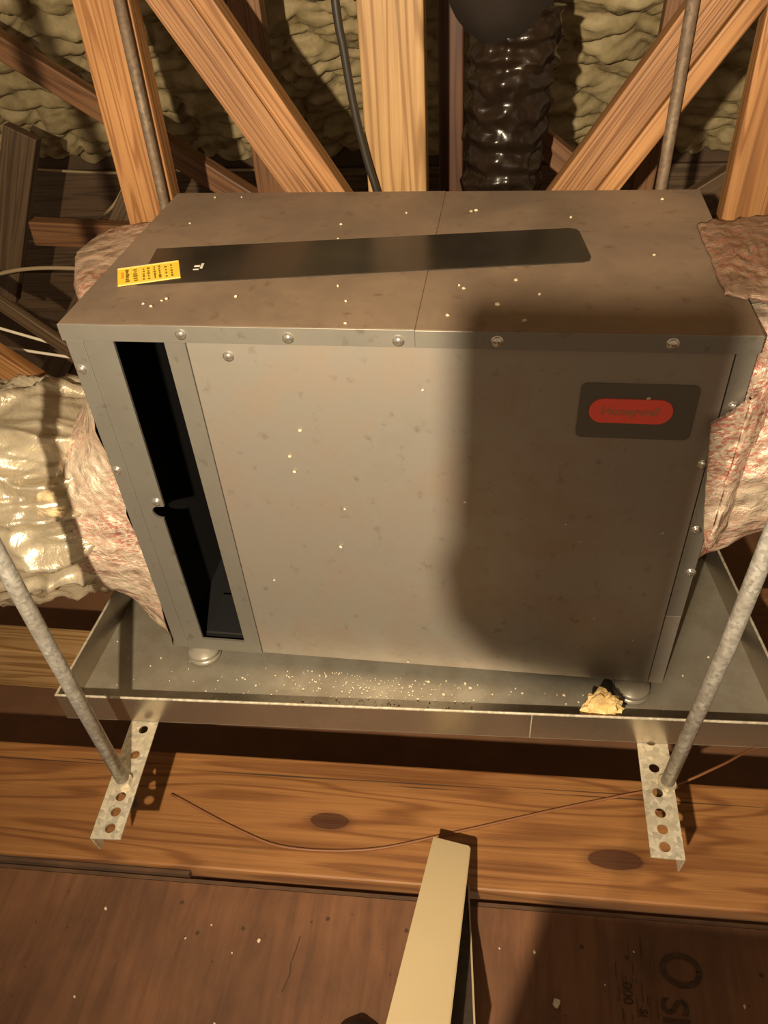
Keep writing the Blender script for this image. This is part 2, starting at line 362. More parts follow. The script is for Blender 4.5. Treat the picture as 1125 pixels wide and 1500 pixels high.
for j in range(NS+1):
    s = S0+(S1-S0)*j/NS; row = []
    for i in range(NX+1):
        x = X0+(X1-X0)*i/NX; h = foam_h(x, s)
        row.append(fb.verts.new((x, 1.5-s*S2-h*S2, 0.62+s*S2-h*S2)))
    grid.append(row)
for j in range(NS):
    for i in range(NX): fb.faces.new((grid[j][i], grid[j][i+1], grid[j+1][i+1], grid[j+1][i]))
roof = tag(link('ceiling', fb, M['foam'], smooth=True), kind='structure')
box_b = bmesh.new()
def slab(bm, x0, x1, s0, s1, off=0.0, th=0.06):
    prism(bm, [(x0, s0), (x1, s0), (x1, s1), (x0, s1)], (0, S2, S2), (0, 1.5+off*S2, 0.62+off*S2), th, (1, 0, 0), (0, -S2, S2))
slab(box_b, -2.2, 2.6, -0.1, 3.6, 0.03)
tag(link('ceiling', box_b, M['foam']), kind='structure')
wb = bx((-2.2, 1.50, -0.42), (2.6, 1.54, 0.66))
wall = tag(link('wall_back', wb, M['soffit']), kind='structure')
for (z, hgt) in ((0.10, 0.14), (0.26, 0.14), (0.42, 0.14)):
    link('board', bx((-2.1, 1.48, z), (2.5, 1.50, z+hgt), 0.004), M['grey_wood'], wall)

# ------------------------------------------------------------------ plank and framing
board('wooden_plank', (-1.0, edge_y(-1.0), -0.0175), (1.7, edge_y(1.7), -0.0175), 0.212, 0.037, (0, 1, 0), M['plank'], 'wide knotty orange pine plank lying flat along the plywood edge under the pan', 'plank', bev=0.004)
plk = bpy.data.objects['wooden_plank']
# long drying crack along the rear of the plank
cr = bmesh.new()
for (x0, x1, y, wd) in ((-0.55, -0.10, 0.071, 0.0016), (-0.30, -0.02, 0.078, 0.0012), (-0.02, 0.36, 0.070, 0.0018), (0.22, 0.62, 0.0715, 0.0014), (0.58, 1.05, 0.069, 0.0016), (0.52, 0.95, 0.077, 0.0010), (0.35, 0.50, 0.064, 0.0012)):
    q = [(x0, edge_y(x0)+y, 0.0013), ((x0+x1)/2, edge_y((x0+x1)/2)+y-wd, 0.0013), (x1, edge_y(x1)+y, 0.0013), ((x0+x1)/2, edge_y((x0+x1)/2)+y+wd, 0.0013)]
    cr.faces.new([cr.verts.new(c) for c in q])
link('drying_crack', cr, M['ink'], plk)
board('bottom_chord', (-1.6, 0.170, -0.065), (2.2, 0.205, -0.065), 0.13, 0.070, (0, 0, 1), M['post'], 'orange pine truss chord under the left duct behind the pan', 'timber')
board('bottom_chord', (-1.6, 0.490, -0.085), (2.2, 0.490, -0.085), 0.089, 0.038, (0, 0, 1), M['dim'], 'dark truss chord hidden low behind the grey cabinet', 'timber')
YT = 0.491
board('wall_stud', (-0.085, YT, -0.04), (-0.066, YT, 1.58), 0.088, 0.038, (1, 0, 0), M['stud'], 'orange upright stud left of the long diagonal, behind the grey cabinet', 'timber')
board('wall_stud', (0.346, YT, -0.04), (0.351, YT, 1.58), 0.094, 0.038, (1, 0, 0), M['post'], 'pale straight-grained upright post in the middle behind the cabinet', 'timber')
board('wall_stud', (0.893, YT, -0.04), (0.887, YT, 1.58), 0.078, 0.038, (1, 0, 0), M['stud'], 'orange upright stud at the right edge beside the right duct', 'timber')
# diagonals, each of a broad rough face and a narrow smooth strip
def diagonal(label, p0, p1, flip):
    d = (Vector(p1)-Vector(p0)).normalized(); side = Vector((d.z, 0, -d.x)) * flip       # towards the narrow strip
    r = empty('diagonal_web', p0, label, 'timber')
    board('web_board', Vector(p0)-side*0.014, Vector(p1)-side*0.014, 0.056, 0.036, side, M['rough'], parent=r)
    board('web_strip', Vector(p0)+side*0.030+Vector((0, -0.002, 0)), Vector(p1)+side*0.030+Vector((0, -0.002, 0)), 0.0285, 0.038, side, M['stud'], parent=r)
    return r
k = (0.845-1.118)
def dLp(z): t = (z-1.118)/k; return (0.045+t*0.168, YT, z)
diagonal('long diagonal truss web falling right from the top left corner', dLp(1.56), dLp(0.775), -1)
def dRp(z): t = (z-1.089)/(0.85-1.089); return (0.80+t*(0.643-0.80), YT, z)
diagonal('diagonal truss web rising right behind the cabinet, crossed by a rod', dRp(0.56), dRp(1.56), 1)
# second truss further back
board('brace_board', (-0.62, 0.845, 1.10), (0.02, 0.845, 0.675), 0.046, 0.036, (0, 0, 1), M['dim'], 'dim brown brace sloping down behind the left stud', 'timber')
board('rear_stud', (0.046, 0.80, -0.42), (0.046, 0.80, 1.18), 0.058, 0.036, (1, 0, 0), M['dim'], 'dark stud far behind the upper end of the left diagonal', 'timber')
board('rear_stud', (0.409, 0.82, -0.42), (0.409, 0.82, 1.25), 0.046, 0.036, (1, 0, 0), M['shade'], 'reddish stud with shade in its colour between centre post and black duct', 'timber')
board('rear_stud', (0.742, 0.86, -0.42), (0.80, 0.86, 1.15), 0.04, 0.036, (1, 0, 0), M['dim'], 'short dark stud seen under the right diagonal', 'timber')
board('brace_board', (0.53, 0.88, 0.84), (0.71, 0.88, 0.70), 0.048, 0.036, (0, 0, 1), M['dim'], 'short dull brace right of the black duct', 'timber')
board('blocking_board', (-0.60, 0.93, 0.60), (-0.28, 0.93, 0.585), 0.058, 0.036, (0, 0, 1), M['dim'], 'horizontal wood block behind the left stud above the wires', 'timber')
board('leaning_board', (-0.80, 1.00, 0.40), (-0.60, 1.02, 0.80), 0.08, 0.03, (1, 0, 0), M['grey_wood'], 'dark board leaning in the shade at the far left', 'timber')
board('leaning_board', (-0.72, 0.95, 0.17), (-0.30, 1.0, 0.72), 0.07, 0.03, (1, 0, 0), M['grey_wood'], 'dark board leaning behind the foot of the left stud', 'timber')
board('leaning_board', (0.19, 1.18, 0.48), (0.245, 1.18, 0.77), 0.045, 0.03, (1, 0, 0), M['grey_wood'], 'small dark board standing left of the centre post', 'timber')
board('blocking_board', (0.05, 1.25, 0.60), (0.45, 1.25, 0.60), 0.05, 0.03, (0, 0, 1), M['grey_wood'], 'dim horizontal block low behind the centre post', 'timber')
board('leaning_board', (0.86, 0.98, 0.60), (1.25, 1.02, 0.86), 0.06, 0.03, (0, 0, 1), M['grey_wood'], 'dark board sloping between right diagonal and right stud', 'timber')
board('web_board', (-0.85, 0.545, 0.745), (-0.30, 0.545, 0.245), 0.085, 0.036, (0, 0, 1), M['stud'], 'orange truss web above the left duct at the picture edge', 'timber')
board('thin_lath', (-0.80, 0.63, 0.80), (-0.25, 0.63, 0.30), 0.03, 0.018, (0, 0, 1), M['grey_wood'], 'thin tan lath sloping beside two white wires', 'timber')
# unseen board added out of frame to shade the right of the cabinet
hb = empty('added_shade_board', (0.43, -0.845, 1.15), 'short unseen board on two wires, added to shade the right of the cabinet', 'board')
link('board', prism(bmesh.new(), [(0.380, 1.292), (0.379, 1.18), (0.374, 1.165), (0.376, 1.145), (0.386, 1.13), (0.396, 1.117), (0.412, 1.107), (0.430, 1.103), (0.472, 1.103), (0.472, 1.292)], (0, 1, 0), (0, -0.854, 0), 0.018, (1, 0, 0), (0, 0, 1)), M['stud'], hb)
for x_ in (0.40, 0.460): link('shade_board_wire', tube([(x_, -0.845, 1.288), (x_, -0.845, 2.90)], 0.0010, 6), M['wire_grey'], hb)

hb2 = empty('added_shade_board', (0.57, -0.845, 0.80), 'larger unseen board on two wires, added to shade the plywood at the right', 'board')  # second added board, out of frame, keeps light off the right plywood
link('board', bx((0.452, -0.854, 0.690), (0.70, -0.836, 0.905), 0.003), M['stud'], hb2)
for x_ in (0.49, 0.66): link('shade_board_wire', tube([(x_, -0.845, 0.90), (x_, -0.845, 2.90)], 0.0010, 6), M['wire_grey'], hb2)

# ------------------------------------------------------------------ drain pan
FL, FR, BR, BL = Vector((-0.144, -0.141, 0)), Vector((0.978, -0.081, 0)), Vector((0.900, 0.438, 0)), Vector((-0.128, 0.438, 0))
pan = empty('drain_pan', (0.4, 0.15, 0.2235), 'large galvanised sheet metal drain pan under the grey cabinet', 'pan')
ZB, ZR, TH = 0.2235, 0.285, 0.0015
pb = bmesh.new()
prism(pb, [tuple(c.xy) for c in (FL, FR, BR, BL)], (0, 0, 1), (0, 0, ZB), TH, (1, 0, 0), (0, 1, 0))
link('pan_base', pb, M['pan'], pan)
cs = [FL, FR, BR, BL]
for i in range(4):
    a_, c_ = cs[i], cs[(i+1) % 4]; d = (c_-a_).normalized(); n = Vector((-d.y, d.x, 0))
    wbm = bmesh.new()
    prism(wbm, [(0, 0), ((c_-a_).length, 0), ((c_-a_).length, TH), (0, TH)], (0, 0, 1), a_+Vector((0, 0, ZB+TH)), ZR-ZB-TH, d, n)
    link('pan_wall', wbm, M['pan_wall'], pan)
    # rolled hem of the rim
    link('pan_hem', tube([a_+n*0.001+Vector((0, 0, ZR)), c_+n*0.001+Vector((0, 0, ZR))], 0.0021, 8), M['iron'], pan)
d = (FR-FL).normalized(); n = Vector((d.y, -d.x, 0))
sb = bmesh.new(); sp = FL+d*0.742
prism(sb, [(0, 0), (0.0015, 0), (0.0015, 0.001), (0, 0.001)], (0, 0, 1), sp+Vector((0, 0, ZB+.002)), 0.058, d, n)
link('pan_seam', sb, M['iron'], pan)

# ------------------------------------------------------------------ angle irons (perforated) and hanger rods
def angle_iron(label, near, far, flange):
    """near/far: centre line of the top leg; flange -1 = upright leg hangs on the left side, +1 right"""
    mw, L = board_mw(near, far, (-1, 0, 0)); W2 = 0.0225
    root = empty('angle_iron', near, label, 'angle iron', 'angle irons under the pan')
    bm = bmesh.new(); t = 0.0022
    holes = [0.016, 0.041, 0.065, 0.096, 0.135] + [0.135+0.045*i for i in range(1, 16)]
    holes = [h for h in holes if h < L-0.02]
    # plate built as a strip of cells, each with a round hole
    edges = [0.0]+[(a+b2)/2 for a, b2 in zip(holes, holes[1:])]+[L]
    NS_ = 20
    for hc, e0, e1 in zip(holes, edges, edges[1:]):
        x0, x1, xc = e0-L/2, e1-L/2, hc-L/2; rh = 0.0075; yc = 0.002*flange
        inner = []; outer = []
        for q in range(NS_):
            a = 2*math.pi*(q+0.5)/NS_; ca, sa = math.cos(a), math.sin(a)
            inner.append((xc+rh*ca, yc+rh*sa))
            tx = (x1-xc)/ca if ca > 0 else (x0-xc)/ca
            ty = (W2-yc)/sa if sa > 0 else (-W2-yc)/sa
            tt = min(tx, ty); outer.append((xc+tt*ca, yc+tt*sa))
        corners = [(x1, W2), (x0, W2), (x0, -W2), (x1, -W2)]
        vi = [[bm.verts.new((u, v2, z)) for u, v2 in inner] for z in (-t, 0)]
        vo = [[bm.verts.new((u, v2, z)) for u, v2 in outer] for z in (-t, 0)]
        for q in range(NS_):
            r = (q+1) % NS_
            for lv in (0, 1): bm.faces.new((vi[lv][q], vi[lv][r], vo[lv][r], vo[lv][q]))
            bm.faces.new((vi[0][q], vi[0][r], vi[1][r], vi[1][q]))
            o0, o1 = outer[q], outer[r]
            for c in corners:
                on0 = abs(o0[0]-c[0]) < 1e-6 or abs(o0[1]-c[1]) < 1e-6; on1 = abs(o1[0]-c[0]) < 1e-6 or abs(o1[1]-c[1]) < 1e-6
                if on0 and on1 and abs(o0[0]-o1[0]) > 1e-6 and abs(o0[1]-o1[1]) > 1e-6:
                    for lv, z in ((0, -t), (1, 0)):
                        cv = bm.verts.new((*c, z)); bm.faces.new((vo[lv][q], vo[lv][r], cv))
    for y0 in (-W2, W2):
        q = [(-L/2, y0, -t), (L/2, y0, -t), (L/2, y0, 0), (-L/2, y0, 0)]; bm.faces.new([bm.verts.new(c) for c in q])
    q = [(-L/2, -W2, -t), (-L/2, W2, -t), (-L/2, W2, 0), (-L/2, -W2, 0)]; bm.faces.new([bm.verts.new(c) for c in q])
    link('top_leg', bm, M['iron'], root, mw=mw)
    lg = bmesh.new(); y0 = -W2*flange; y1 = y0+t*flange
    z0, z1 = -t, -0.042
    vs = [(-L/2, z0), (L/2, z0), (L/2, z1), (-L/2+0.004, z1)]
    a1 = [lg.verts.new((x, min(y0, y1), z)) for x, z in vs]; a2 = [lg.verts.new((x, max(y0, y1), z)) for x, z in vs]
    lg.faces.new(a1); lg.faces.new(a2[::-1])
    for q in range(4): lg.faces.new((a1[q], a1[(q+1) % 4], a2[(q+1) % 4], a2[q]))
    link('side_leg', lg, M['iron'], root, mw=mw)
    # bright snapped corner hanging from the end of the side leg
    return root
ZI = 0.2225
# local +Y of the irons points to -X (left); the left iron's side leg is on its left, the right iron's on its right
angle_iron('perforated angle iron under the left end of the pan', (0.001, -0.328, ZI), (-0.062, 0.50, ZI), -1)
angle_iron('perforated angle iron under the right end of the pan', (0.782, -0.268, ZI), (0.776, 0.50, ZI), 1)
def rod(label, x, y, xt, yt, ztop=1.62, r=0.0100, mat='rod'):
    e = empty('hanger_rod', (x, y, 0.17), label, 'rod', 'hanger rods of the pan')
    dx, dy = (xt-x), (yt-y)
    link('rod_shaft', tube([(x, y, 0.2235), (x+dx*.3, y+dy*.3, 0.55), (x+dx, y+dy, ztop)], r, 14), M[mat], e, True)
    link('rod_end', tube([(x, y, 0.158), (x, y, 0.160), (x, y, 0.2195)], [r*0.6, r*0.8, r*0.8], 12), M['rod_end'], e, True)
    nb = bmesh.new()
    bmesh.ops.create_cone(nb, cap_ends=True, segments=6, radius1=0.0135, radius2=0.0135, depth=0.009, matrix=Matrix.Translation((x, y, 0.2275)))
    link('nut', nb, M['iron'], e)
    n2 = bmesh.new()
    bmesh.ops.create_cone(n2, cap_ends=True, segments=6, radius1=0.0135, radius2=0.0135, depth=0.009, matrix=Matrix.Translation((x, y, 0.2145)))
    link('nut', n2, M['rod_end'], e)
rod('mottled grey hanger rod in front at the left edge', -0.006, -0.240, -0.03, -0.24, 2.2)
rod('mottled grey hanger rod in front at the right edge', 0.793, -0.158, 0.845, -0.158, 2.2)
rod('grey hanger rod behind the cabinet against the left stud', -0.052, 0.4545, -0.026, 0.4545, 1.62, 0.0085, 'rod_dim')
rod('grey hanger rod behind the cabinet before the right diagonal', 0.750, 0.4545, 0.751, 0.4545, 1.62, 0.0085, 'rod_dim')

# ------------------------------------------------------------------ dehumidifier cabinet
W, D, B, T = 0.80, 0.43, 0.25, 0.861
dh = empty('dehumidifier', (0.4, 0.2, B), 'big grey metal dehumidifier cabinet standing on feet in the drain pan', 'dehumidifier')
cb = bmesh.new()
box(cb, (0.002, 0.004, B), (W-.002, D, B+.002)); box(cb, (0.0, 0.004, B), (0.002, D, T-.004)); box(cb, (W-.002, 0.004, B), (W, D, T-.004)); box(cb, (0.002, D-.002, B+.002), (W-.002, D, T-.004))
link('cabinet_shell', cb, M['frame'], dh)
inn = bmesh.new()          # filter bay behind the slot, coloured black in place of its shade
box(inn, (0.018, 0.012, B+.010), (0.020, 0.40, T-.012)); box(inn, (0.135, 0.012, B+.010), (0.137, 0.40, T-.012)); box(inn, (0.018, 0.40, B+.010), (0.137, 0.402, T-.012))
box(inn, (0.020, 0.012, B+.010), (0.135, 0.40, B+.012)); box(inn, (0.020, 0.012, T-.014), (0.135, 0.40, T-.012))
link('filter_bay', inn, M['black'], dh)
link('filter_rail', bx((0.055, 0.012, B+.024), (0.125, 0.10, B+.030), 0.002), M['black'], dh)  # rail takes the same black so it sinks into the shade
# main front panel
link('front_panel', bx((0.153, 0.0, B+.001), (W-.0215, 0.003, 0.8375), 0.001), M['panel'], dh)
# filter strip with the slot and its thumb notch
ZT, ZL = 0.8375, B+.001
fs = bmesh.new()
arc = [(0.0505+0.0115*math.cos(a), 0.560+0.0115*math.sin(a)) for a in [math.pi*0.42+i*math.pi*1.16/9 for i in range(10)]]
left_bar = [(0.0225, ZL), (0.0535, ZL), (0.0535, 0.2775), (0.0525, 0.547)] + arc[::-1] + [(0.0595, 0.572), (0.0615, ZT), (0.0225, ZT)]
prism(fs, left_bar, (0, 1, 0), (0, -0.0015, 0), 0.004, (1, 0, 0), (0, 0, 1))
prism(fs, [(0.1265, ZL), (0.1525, ZL), (0.1525, ZT), (0.1265, ZT)], (0, 1, 0), (0, -0.0015, 0), 0.004, (1, 0, 0), (0, 0, 1))
prism(fs, [(0.0535, ZL), (0.1265, ZL), (0.1265, 0.2775), (0.0535, 0.2775)], (0, 1, 0), (0, -0.0015, 0), 0.004, (1, 0, 0), (0, 0, 1))
link('filter_strip', fs, M['frame'], dh)
# edge strips
link('edge_strip', bx((-0.001, -0.001, B+.001), (0.0215, 0.003, ZT), 0.001), M['frame'], dh)
link('edge_strip', bx((W-.0205, -0.001, B+.16), (W+.001, 0.003, ZT), 0.001), M['frame'], dh)
link('edge_strip', bx((W-.0205, 0.0, B+.001), (W+.001, 0.003, B+.1585), 0.001), M['panel'], dh)
# two lid halves, each bent over the front edge
def lid(x0, x1, z):
    bm = bmesh.new()
    box(bm, (x0, -0.004, z-.003), (x1, D+.002, z), 0.0012); box(bm, (x0, -0.004, 0.8395), (x1, -0.0025, z-.0028), 0.0008)
    return bm
lidl = link('lid', lid(-0.002, 0.4299, T), M['top'], dh)
lidr = link('lid', lid(0.4299, W+.002, T-.0006), M['top'], dh)
# clean grey flanges of the lids on the front
link('lid_flange', bx((-0.002, -0.0052, 0.8390), (0.4299, -0.0040, T), 0.0004), M['frame'], lidl)
link('lid_flange', bx((0.4300, -0.0052, 0.8385), (W+.002, -0.0040, T-.0008), 0.0004), M['frame'], lidr)
# screws
def screw_bm(r=0.0057):
    bm = bmesh.new(); bmesh.ops.create_uvsphere(bm, u_segments=14, v_segments=8, radius=r)
    for v2 in bm.verts:
        v2.co.y *= 0.62
    bmesh.ops.create_cone(bm, cap_ends=True, segments=14, radius1=r*1.25, radius2=r*1.25, depth=0.0012, matrix=Matrix.Rotation(math.pi/2, 4, 'X'))
    return bm
first = None
for (x, z, y) in ((0.152, 0.850, -.0052), (0.282, 0.848, -.0052), (0.411, 0.847, -.0052), (0.522, 0.849, -.0052), (0.710, 0.850, -.0052), (0.007, 0.796, -.001), (0.006, 0.635, -.001),
                  (0.791, 0.769, -.001), (0.775, 0.685, -.001), (0.788, 0.578, -.001), (0.796, 0.500, -.001), (0.203, 0.819, 0.0), (0.050, 0.580, -.0015)):
    if first is None: s_ = first = link('screw', screw_bm(), M['screw'], dh, True)
    else:
        s_ = first.copy(); COL.objects.link(s_)
    s_.matrix_basis = dh.matrix_basis.inverted() @ Matrix.Translation((x, y, z))
# badge
def rrect(x0, z0, x1, z1, r, n=6):
    out = []
    for cx, cz, a0 in ((x1-r, z1-r, 0), (x0+r, z1-r, 90), (x0+r, z0+r, 180), (x1-r, z0+r, 270)):
        for i in range(n+1):
            a = math.radians(a0+90*i/n); out.append((cx+r*math.cos(a), cz+r*math.sin(a)))
    return out
bd = link('badge', prism(bmesh.new(), rrect(0.620, 0.7195, 0.752, 0.7955, 0.008), (0, -1, 0), (0, 0, 0), 0.0012, (1, 0, 0), (0, 0, 1)), M['badge_grey'], dh)
tag(bd, 'dark grey rectangular badge with a red pill')
link('badge_pill', prism(bmesh.new(), rrect(0.632, 0.7425, 0.7265, 0.7755, 0.0160, 8), (0, -1, 0), (0, -0.0012, 0), 0.0016, (1, 0, 0), (0, 0, 1)), M['red'], bd)
tx = text_mesh('badge_lettering', 'Honeywell', 0.0155, M['badge_text'], bd, (0.679, -0.0030, 0.7590), (1, 0, 0), (0, 0, 1), 0.0004, 0.0002, 0.98)
# dark strip on the lid, with a white pictogram
ex = Vector((0.565, 0.077, 0)).normalized(); ey = Vector((-ex.y, ex.x, 0))
stp = link('control_strip', prism(bmesh.new(), [(0.0, 0.0), (0.568, 0.0), (0.577, 0.004), (0.580, 0.012), (0.580, 0.095), (0.577, 0.104), (0.568, 0.108), (0.0, 0.114)], (0, 0, 1), (0.060, 0.0995, T-.0004), 0.0016, ex, ey), M['film'], dh)
tag(stp, 'long dark glossy strip on the lid')
ic = bmesh.new()
for (u0, v0, u1, v1) in ((0.074, 0.040, 0.0775, 0.055), (0.0655, 0.0455, 0.073, 0.050), (0.0655, 0.036, 0.073, 0.0385)):
    prism(ic, [(u0, v0), (u1, v0), (u1, v1), (u0, v1)], (0, 0, 1), (0.060, 0.0995, T+.0012), 0.0004, ex, ey)
link('pictogram', ic, M['white'], stp)
# yellow label
lx = Vector((0.076, 0.027, 0)).normalized(); lx = Vector((0.0765, 0.0275, 0)).normalized(); ly = Vector((-lx.y, lx.x, 0))
lo = Vector((0.036, 0.0935, T+.0012))
lo -= lx*0.0
yl = link('warning_label', prism(bmesh.new(), [(0, 0), (0.080, 0.0), (0.078, 0.056), (-0.003, 0.056)], (0, 0, 1), lo, 0.0006, lx, ly), M['yellow'], dh)
tag(yl, 'yellow warning label')
def lab(u, v2):          # label coordinates 0..1
    return (u*0.0805-0.003*v2, v2*0.056)
pr_, og = bmesh.new(), bmesh.new()
def bar(bm, u0, v0, u1, v1): prism(bm, [lab(u0, v0), lab(u1, v0), lab(u1, v1), lab(u0, v1)], (0, 0, 1), lo+Vector((0, 0, 0.0006)), 0.0002, lx, ly)
bar(og, 0.06, 0.35, 0.10, 0.72)
for u0, wd, segs in ((0.12, 0.07, 6), (0.25, 0.07, 6), (0.40, 0.04, 5), (0.475, 0.045, 5), (0.575, 0.045, 6), (0.655, 0.045, 6), (0.755, 0.045, 4), (0.845, 0.045, 5)):
    v0 = 0.14
    for q in range(segs):
        hgt = random.uniform(0.07, 0.12)
        j = random.uniform(0, wd*0.3)
        bar(pr_, u0+j, v0, u0+wd-random.uniform(0, wd*0.3), v0+hgt); v0 += 0.72/segs
        if v0 > 0.86: break
link('label_print', pr_, M['olive'], yl); link('label_pictogram', og, M['orange'], yl)
ln_ = bmesh.new()
for u in (0.215, 0.365, 0.545, 0.725): bar(ln_, u, 0.05, u+0.008, 0.95)
bar(ln_, 0.01, 0.0, 0.99, 0.06); bar(ln_, 0.01, 0.94, 0.99, 1.0)
link('label_rule', ln_, M['yellow_pale'], yl)
# feet: ringed discs
def foot(x, y):
    bm = bmesh.new()
    prof = [(0.0, 0.226), (0.026, 0.226), (0.0285, 0.228), (0.0285, 0.231), (0.0255, 0.233), (0.0240, 0.2345), (0.0275, 0.237), (0.0275, 0.241), (0.025, 0.2435), (0.020, 0.2455), (0.015, 0.25), (0.0, 0.25)]
    rings = []
    for r, z in prof:
        rings.append([bm.verts.new((x+r*math.cos(a), y+r*math.sin(a), z)) for a in [2*math.pi*q/28 for q in range(28)]] if r else [bm.verts.new((x, y, z))])
    for a, c in zip(rings, rings[1:]):
        for q in range(28):
            r = (q+1) % 28
            if len(a) == 1: bm.faces.new((a[0], c[q], c[r]))
            elif len(c) == 1: bm.faces.new((a[q], a[r], c[0]))
            else: bm.faces.new((a[q], a[r], c[r], c[q]))
    link('levelling_foot', bm, M['foot'], dh, True)
for x, y in ((0.044, 0.008), (0.757, 0.0), (0.044, 0.39), (0.757, 0.39)): foot(x, y)

# ------------------------------------------------------------------ insulated ducts
def loft(sections, fn=None, closed_ends=False):
    bm = bmesh.new(); rows = []
    for i, sec in enumerate(sections):
        row = []
        for k2, p in enumerate(sec):
            p = Vector(p)
            if fn: p = fn(p, i, k2)
            row.append(bm.verts.new(p))
        rows.append(row)
    n = len(rows[0])
    for a, c in zip(rows, rows[1:]):
        for q in range(n): bm.faces.new((a[q], a[(q+1) % n], c[(q+1) % n], c[q]))
    if closed_ends: bm.faces.new(rows[0]); bm.faces.new(rows[-1][::-1])
    return bm
def resample(poly, n):
    """n points evenly along a closed polygon of (y,z)"""
    P = [Vector((*p, 0)) for p in poly]; L = [(P[(i+1) % len(P)]-P[i]).length for i in range(len(P))]; tot = sum(L); out = []
    for k2 in range(n):
        s = tot*k2/n; i = 0
        while s > L[i]: s -= L[i]; i += 1
        out.append(P[i].lerp(P[(i+1) % len(P)], s/L[i]))
    return out
def circ_like(poly_pts, cy, cz, r):
    """circle points matched to the polygon points by angle"""
    out = []
    for p in poly_pts:
        a = math.atan2(p.y-cz, p.x-cy); out.append(Vector((cy+r*math.cos(a), cz+r*math.sin(a), 0)))
    return out
fdl = empty('flexible_duct', (-0.3, 0.16, 0.285), 'shiny gold and silver flexible duct at the left, wrapped in printed foil', 'duct')
NP = 96
polyL = resample([(0.006, 0.252), (0.004, 0.50), (0.006, 0.700), (0.030, 0.76), (0.105, 0.838), (0.33, 0.838), (0.40, 0.80), (0.40, 0.252)], NP)
CY, CZ, RR = 0.165, 0.466, 0.168
circL = circ_like(polyL, CY, CZ, RR+0.006)
secs = []; NL = 22
for i in range(NL+1):
    t = i/NL; x = -0.003-0.105*t
    e = t**0.75
    secs.append([(x+(0.03 if False else 0), p.x*(1-e)+c.x*e, p.y*(1-e)+c.y*e) for p, c in zip(polyL, circL)])
def crumple(amp, f, seed, edge=None):
    def fn(p, i, k2):
        nv = noise.noise_vector(p*f+Vector((seed, 0, 0)))
        nv2 = noise.noise_vector(p*f*2.7+Vector((seed, 5, 0)))
        q = p+(nv*amp+nv2*amp*0.45)*(edge(i, k2) if edge else 1)
        return q
    return fn
def cl(fn, xmax):
    def g(p, i, k2):
        q = fn(p, i, k2); q.x = min(q.x, xmax); return q
    return g
link('insulation_wrap', loft(secs, cl(crumple(0.010, 13, 3.0), -0.002)), M['wrap'], fdl, True)
# the duct itself: gathered folds fan out from the wrap and fade to the left
pathL = curve([(-0.075, CY, CZ), (-0.20, 0.150, 0.466), (-0.42, 0.125, 0.435), (-0.62, 0.10, 0.42), (-0.90, 0.08, 0.41)], 110)
def gather(p, a, s):
    ca, sa = math.cos(a), math.sin(a)
    wob = noise.noise(Vector((ca*1.3, sa*1.3, s*4+2)))
    ph = a*17+5.0*noise.noise(Vector((ca*1.6, sa*1.6, s*7)))+s*14
    fold = (1-abs(math.sin(ph*0.5)))**1.8*0.022*math.exp(-((s-0.05)/0.18)**2)
    crease = (1-abs(noise.noise(Vector((ca*2.6+s*9, sa*2.6, s*16)))))**5*0.010*min(1, s/0.1)
    ringw = 0.0025*math.sin(s*2*math.pi/0.075+4*wob)*min(1, s/0.2)
    return fold+ringw+crease+0.008*wob+0.004*noise.noise(Vector((ca*6, sa*6, s*26)))+(1-abs(noise.noise(Vector((ca*7, sa*7, s*9+4)))))**4*0.010+0.002*noise.noise(Vector((ca*16, sa*16, s*30)))-0.014
rads = [RR+0.016*min(1, i/36)-0.018*math.exp(-((i-3)/5.0)**2) for i in range(111)]
link('duct_tube', tube(pathL, rads, 240, True, gather), M['duct_skin'], fdl, True)
# foil flap that climbs over the top left edge of the cabinet
fp = bmesh.new()
flapL = resample([(-0.010, 0.115), (-0.020, 0.10), (-0.050, 0.135), (-0.080, 0.185), (-0.108, 0.255), (-0.108, 0.335), (-0.05, 0.36), (-0.003, 0.36), (-0.003, 0.115)], 60)
def flap_sec(z, k3): return [(-0.003+(p.x+0.003)*k3, 0.235+(p.y-0.235)*(0.9+0.1*k3), z) for p in flapL]
link('insulation_flap', loft([flap_sec(0.70, 0.55), flap_sec(0.76, 0.85), flap_sec(0.80, 1.0), flap_sec(0.825, 1.0), flap_sec(0.838, 0.92), flap_sec(0.843, 0.7), flap_sec(0.844, 0.3)], cl(crumple(0.005, 22, 8.0), -0.003), True), M['flap'], fdl, True)
# torn tail of the wrap along the lower left edge of the cabinet
tail = resample([(0.0, 0.30), (0.018, 0.262), (0.012, 0.245), (-0.010, 0.26), (-0.028, 0.285), (-0.030, 0.32), (-0.010, 0.36)], 40)

fdr = empty('flexible_duct', (1.0, 0.18, 0.45), 'foil wrapped flexible duct leaving the right side of the cabinet', 'duct')
polyR = resample([(0.02, 0.50), (0.012, 0.64), (0.012, 0.80), (0.06, 0.850), (0.30, 0.850), (0.36, 0.80), (0.37, 0.50), (0.20, 0.46)], NP)
circR = circ_like(polyR, 0.185, 0.665, 0.172)
secs = []
for i in range(NL+1):
    t = i/NL; e = min(1, t*2.2)**0.9; x = 0.803+0.24*t
    bul = 0.02*math.sin(min(1, t*1.6)*math.pi)
    secs.append([(x, (p.x*(1-e)+c.x*e), (p.y*(1-e)+c.y*e)+bul*(1 if p.y > 0.6 else -0.2)) for p, c in zip(polyR, circR)])
def crx(fn, xmin):
    def g(p, i, k2):
        q = fn(p, i, k2); q.x = max(q.x, xmin); return q
    return g
link('insulation_wrap', loft(secs, crx(crumple(0.010, 12, 13.0), 0.8025)), M['wrap'], fdr, True)
pathR = curve([(1.02, 0.185, 0.665), (1.10, 0.183, 0.66), (1.30, 0.18, 0.64), (1.60, 0.17, 0.62)], 50)
